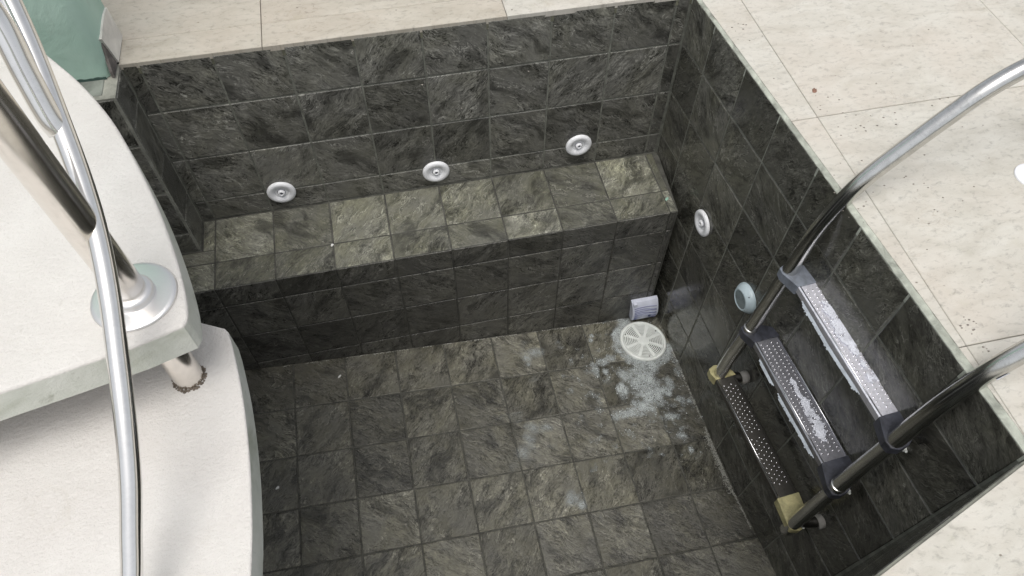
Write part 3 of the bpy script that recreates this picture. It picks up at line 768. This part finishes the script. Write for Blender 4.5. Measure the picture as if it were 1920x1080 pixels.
for ti, (s0, s1, oc, z) in enumerate(spec):
    DO, DZ = (0, 0) if ti < 2 else (-.085, .13)                        # the lowest tread hangs a little askew
    def LW(s, off, z, DO=DO, DZ=DZ, a=s0 + .1, b=s1 - .06):
        t = max(-.2, min(1.2, (b - s) / (b - a))); return SD * s + NR * (off + DO * t) + Vector((0, 0, z + DZ * t))
    WD = .40 if ti < 2 else .34                                       # tread width
    far, near = s0 + (.20, .19, .09)[ti], s1 - .06                                    # steel part between the caps
    pr = [(-WD / 2 - .004, -.11), (-WD / 2 - .004, -.004), (-WD / 2 + .012, .010), (-WD / 2 + .03, .010), (-WD / 2 + .036, -.004),
          (WD / 2 - .036, -.004), (WD / 2 - .03, .010), (WD / 2 - .012, .010), (WD / 2 + .004, -.004), (WD / 2 + .004, -.11), (WD / 2 - .01, -.12), (-WD / 2 + .01, -.12)]
    n = len(pr); vs = [LW(s, oc + a, z + b) for s in (far, near) for a, b in pr]
    fs = [(i, (i + 1) % n, n + (i + 1) % n, n + i) for i in range(n)] + [tuple(range(n)), tuple(range(n, 2 * n))[::-1]]
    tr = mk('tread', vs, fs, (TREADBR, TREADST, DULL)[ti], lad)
    bm = bmesh.new(); bm.from_mesh(tr.data); bmesh.ops.recalc_face_normals(bm, faces=bm.faces); bm.to_mesh(tr.data); bm.free()
    tr['label'] = ['upper studded tread with white lime patches and a pale far end cap', 'middle studded tread with a long smear of lime', 'lowest dark tread with golden end caps'][ti]
    if True:                                                          # bright front lip
        a = -WD / 2 + .02
        tube('lip', [LW(far, oc + a, z + .012), LW(near, oc + a, z + .012)], .009, STUDST, tr, 8, 0)
        if ti < 2: tube('lip', [LW(far, oc - a, z + .012), LW(near, oc - a, z + .012)], .009, STUDST, tr, 8, 0)
    bm = bmesh.new(); L = near - far; nrow = 30 if ti < 2 else 22
    for r in range(nrow):
        if ti == 2 and r == nrow // 2: continue
        for q in range(4):
            s_ = far + (.07 if ti < 2 else .14) + (L - (.14 if ti < 2 else .30)) * (r + .5 * (q % 2)) / nrow
            o_ = oc + (-.125 + .083 * q + random.uniform(-.003, .003)) * (1 if ti < 2 else .78)
            c_ = LW(s_, o_, z - .004); rr = .0155
            bmesh.ops.create_icosphere(bm, subdivisions=1, radius=rr, matrix=Matrix.Translation(c_))
    st = from_bm('tread_studs', bm, STUDST, tr); st['kind'] = 'stuff'
    # end caps: wedge blocks hollowed round the rail
    for end, (sa, sb, rail) in enumerate(((far + .005, 4.37, 4.37 if ti < 2 else 4.32), (near - .005, 6.93, 6.93))):
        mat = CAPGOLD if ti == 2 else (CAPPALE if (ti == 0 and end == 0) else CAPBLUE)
        dirn = 1 if sb > sa else -1
        # rail centre offset at this height
        ro = -.225 if ti == 0 else (-.372 if ti == 1 else -.452)
        W2 = WD / 2 + .015; rs = rail - dirn * .0
        lo_ = min(oc - W2, ro - .130)
        poly = [(sa, oc - W2), (sa, oc + W2), (rail - dirn * .06, oc + W2 - .02), (rail + dirn * .10, ro + .12), (rail + dirn * .125, ro), (rail + dirn * .08, ro - .11), (rail - dirn * .02, lo_)]
        zt, zb = z + .022, z - .17
        if dirn < 0: poly = poly[::-1]
        bm = bmesh.new(); up = [bm.verts.new(LW(a_, b_, zt - .035 * abs(a_ - sa) / .3)) for a_, b_ in poly]; dn = [bm.verts.new(LW(a_, b_, zb)) for a_, b_ in poly]
        bm.faces.new(up); bm.faces.new(dn[::-1]); m_ = len(poly)
        for i in range(m_): bm.faces.new((up[i], dn[i], dn[(i + 1) % m_], up[(i + 1) % m_]))
        bmesh.ops.recalc_face_normals(bm, faces=bm.faces)
        bmesh.ops.bevel(bm, geom=[ed for ed in bm.edges if ed.calc_face_angle(0) > .6], offset=.008, segments=1, affect='EDGES')
        cp = from_bm('end_cap', bm, mat, tr, smooth=False)
        if ti == 2: cp['label'] = 'golden end cap'
    # lime scum
    if ti < 2:
        L = near - far
        spots = [(.27, .10, .05), (.36, .10, .07), (.45, .09, .06), (.52, .07, .04), (.66, .025, .02), (.75, .04, .04)] if ti == 0 else [(.42, .05, .025), (.50, .06, .03), (.58, .08, .04), (.66, .08, .045), (.74, .08, .06), (.80, .06, .06)]
        def fn(a, b, spots=spots, L=L, WD=WD, ti=ti):
            f = -1
            for c_, ls, ws in spots:
                cx_ = c_ * L; cy_ = WD / 2 + (.0 if ti == 0 else .02); f = max(f, 1 - math.hypot((a - cx_) / (ls * 2.2), (b - cy_) / (ws * 1.7)))
            return f * .9 + .8 * noise.fractal(Vector((a * 10, b * 13, ti * 7)), .8, 2.1, 3) + .35 * noise.noise(Vector((a * 45, b * 45, 2))) - .12 - (.35 if b < .05 or b > WD - .05 else 0)
        mask_patch('lime_patch', cell=.008, th=.010, place=lambda a, b, h, far=far, oc=oc, WD=WD, z=z: LW(far + a, oc - WD / 2 + b, z + h), W_=L, H_=WD, fn=fn, mat=SCUM, parent=tr)
        segs = [(.10, .82)] if ti == 0 else [(.13, .36), (.42, .94)]
        for a0, a1 in segs:
            def fe(a, b, a0=a0, a1=a1, L=L):
                t = a / L
                if not a0 < t < a1: return -1
                wv = .050 + .016 * noise.noise(Vector((a * 5, 2, ti))) + .012 * noise.noise(Vector((a * 24, 5, ti)))
                ed = min((t - a0), (a1 - t)) * 14
                return min(wv * .75 * min(1, ed + .3) - b, b - .004)
            mask_patch('peeling_strip', lambda a, b, h, far=far, oc=oc, WD=WD, z=z: LW(far + a, oc - WD / 2 - .035 - b, z - .05 - b * .6 + .01 * math.sin(a * 5)), L, .16, fe, PEEL, tr)
def LW(s, off, z): return SD * s + NR * off + Vector((0, 0, z))
lathe('torn_sticker', [(.1045, 0), (.106, .005)], LW(6.93, -.1, .1), (0, 0, 1), SCUM, lad, 8) if False else None
vs, fs = [], []
for i in range(9):                                                    # scrap of tape on the near rail
    a = math.radians(60 + i * 9 + 60); c_ = LW(6.93, .10, .22)
    ax = (LW(6.93, .51, .76) - LW(6.93, .15, .31)).normalized(); u = SD; w_ = ax.cross(u)
    for k, tt in enumerate((-.05, .06 + .03 * math.sin(i * 2.1))):
        vs.append(c_ + ax * tt + (u * -math.cos(a) + w_ * math.sin(a)) * .110)
    if i: fs.append((2 * i - 2, 2 * i, 2 * i + 1, 2 * i - 1))
mk('tape_scrap', vs, fs, SCUM, lad)

# ------------------------------------------------------------------ stair treads on the left
up = [(-10.9, -1.75), (-10.155, -1.40), (-9.39, -1.37), (-8.91, -1.50), (-8.661, -1.668), (-8.456, -1.876), (-8.202, -2.204), (-7.873, -2.663), (-7.553, -3.217), (-7.312, -3.764), (-7.069, -4.394), (-6.892, -4.968), (-6.784, -5.41), (-6.745, -5.70), (-6.775, -5.80)]
upp = [tuple(v.xy) for v in catmull([(x, y, 0) for x, y in up], 5)]
upp += [(-7.142, -5.915), (-7.636, -6.024), (-8.15, -6.13), (-10.9, -6.75)]
t1 = prism('stair_tread', upp, 1.40, 1.75, TREAD, None, .028, TSIDE)
tag(t1, 'upper white curved stair tread with a stained grey-green front edge', 'stair tread', 'white curved stair treads')
lo = [(-10.9, -4.0), (-8.0, -4.75), (-7.2, -4.98), (-6.77, -5.20), (-6.735, -5.25), (-6.69, -5.45), (-6.615, -5.90), (-6.565, -6.4), (-6.545, -6.85), (-6.55, -7.4), (-6.62, -8.1), (-6.8, -8.8)]
lpp = [tuple(v.xy) for v in catmull([(x, y, 0) for x, y in lo[4:]], 5)]
lpp = lo[:4] + lpp + [(-7.6, -9.1), (-10.9, -9.9)]
t2 = prism('stair_tread', lpp, .42, .75, TREAD, None, .02, TSIDE)
tag(t2, 'lower white rough plastered stair tread pierced by the steel post', 'stair tread', 'white curved stair treads')
sc_ = lathe('stair_core', [(1.1, ZB), (1.1, 1.38)], (-11.2, -5.8, 0), (0, 0, 1), TREAD); tag(sc_, kind='structure')

# handrail post
pc = Vector((-7.165, -5.44, 0))
sh = empty('stair_handrail', (pc.x, pc.y, .75)); WORLD[sh.name] = tuple(sh.location)
tag(sh, 'polished steel stair handrail with thick post and round base flange on the white tread', 'handrail')
pt = tube('post', [(-7.075, -5.665, .72), (-7.09, -5.63, 1.0), (-7.13, -5.53, 1.40), (pc.x, pc.y, 1.75), (-7.17, -5.43, 2.4), (-7.175, -5.43, 3.5), (-7.18, -5.43, 5.6)], .130, POSTST, sh, 40, 6)
fg = lathe('base_flange', [(.335, 0), (.338, .010), (.328, .022), (.30, .028), (.20, .034), (.17, .036)], (pc.x, pc.y, 1.752), (0, 0, 1), FLANGEST, sh, 64)
lathe('collar', [(.178, .0), (.176, .04), (.160, .066), (.140, .074), (.131, .076)], (pc.x, pc.y, 1.785), (0, 0, 1), FLANGEST, fg, 48)
HR = [(-7.55, -3.5, 4.2), (-7.44, -3.85, 3.95), (-7.32, -4.2, 3.65), (-7.24, -4.5, 3.4), (-7.18, -4.8, 3.15), (-7.11, -5.17, 2.85), (-7.08, -5.48, 2.59), (-7.07, -5.87, 2.33), (-7.09, -6.25, 2.07), (-7.11, -6.6, 1.84), (-7.15, -6.94, 1.6), (-7.21, -7.25, 1.38), (-7.27, -7.55, 1.17), (-7.39, -8.01, .85)]
tube('rail', HR, .075, POLISHED, sh, 36, 6)
tube('branch_rail', [(-7.55, -4.05, 4.4), (-7.41, -4.38, 4.0), (-7.29, -4.56, 3.70), (-7.25, -4.72, 3.42), (-7.21, -4.86, 3.16), (-7.18, -4.90, 3.06)], .085, POLISHED, sh, 28, 6)
lathe('weld', [(.03, -.03), (.06, -.015), (.065, .0), (.05, .02), (.02, .03)], (-7.185, -4.88, 3.09), (.3, .3, 1), STEEL, sh, 18)
# rough dark hole round the foot of the post
bm = bmesh.new(); rnd = random.Random(9)
for i in range(260):
    a = rnd.uniform(0, 6.283); r = rnd.uniform(.120, .150) + .012 * noise.noise(Vector((math.cos(a) * 2, math.sin(a) * 2, 0)))
    bmesh.ops.create_icosphere(bm, subdivisions=1, radius=rnd.uniform(.005, .014), matrix=Matrix.Translation((-7.075 + r * math.cos(a), -5.67 + r * math.sin(a), .752)) @ Matrix.Diagonal((1, 1, .6, 1)))
from_bm('post_hole_rim', bm, simple('rim_dirt', (.17, .14, .11), .95, nscale=40, namt=.5), sh)['kind'] = 'stuff'

# ------------------------------------------------------------------ debris
def fleck(c, n, r, mat, name, label, cat, grp=None, seed=0):
    rnd = random.Random(seed); c = Vector(c); n = Vector(n).normalized(); u = n.orthogonal().normalized(); w_ = n.cross(u); K = 9; vs = []
    for z in (0, .012):
        for k in range(K):
            a = 6.283 * k / K; rr = r * rnd.uniform(.6, 1.2) * (1 if z == 0 else .7); vs.append(c + u * math.cos(a) * rr * 1.4 + w_ * math.sin(a) * rr * .8 + n * (z + .002))
    fs = [tuple(range(K, 2 * K))] + [(k, (k + 1) % K, K + (k + 1) % K, K + k) for k in range(K)]
    return tag(mk(name, vs, fs, mat), label, cat, grp)
fleck((.84, -2.46, .0), (0, 0, 1), .045, LEAF, 'leaf_scrap', 'small reddish brown leaf scrap on the deck beside the pool edge', 'leaf', None, 1)
WS = simple('white_speck', (.7, .7, .68), .7)
fleck(FP(-6.73, -1.99), FN, .03, WS, 'paint_chip', 'tiny white chip on the floor just below the bench', 'paint chip', None, 2)
fleck(FP(-7.95, -4.11), FN, .035, WS, 'paint_chip', 'tiny white chip on the floor beside the lower stair tread', 'paint chip', None, 3)
fleck((-6.25, -1.01, -HB), (0, 0, 1), .03, WS, 'paint_chip', 'tiny white chip on the left part of the bench', 'paint chip', None, 4)
fleck((-.19, -1.19, -HB), (0, 0, 1), .032, simple('mint_speck', (.30, .50, .40), .6), 'paint_chip', 'tiny mint green chip on the right end of the bench', 'paint chip', None, 5)
STN = simple('deck_stain', (.26, .235, .20), .9, nscale=40, namt=.4)
bm = bmesh.new(); rnd = random.Random(3)
for (cx_, cy_, R_, N_) in ((.81, -6.30, .11, 12), (1.2, -3.1, .5, 20), (.95, -2.75, .3, 10), (1.4, -4.6, .9, 14), (.40, -1.0, .3, 10), (2.2, -3.2, 2.2, 40), (.84, -6.62, .08, 5), (.6, -4.2, .6, 14), (-4, .6, 2.5, 26)):
    for i in range(N_):
        a = rnd.uniform(0, 6.28); r = R_ * rnd.random() ** .7
        bmesh.ops.create_icosphere(bm, subdivisions=1, radius=rnd.uniform(.004, .013), matrix=Matrix.Translation((cx_ + r * math.cos(a), cy_ + r * math.sin(a), .002)) @ Matrix.Diagonal((1.5, 1, .18, 1)))
o = from_bm('deck_dirt', bm, STN, None); tag(o, 'dark crumbs of dirt scattered on the pale deck beside the pool', 'dirt', None, 'stuff')
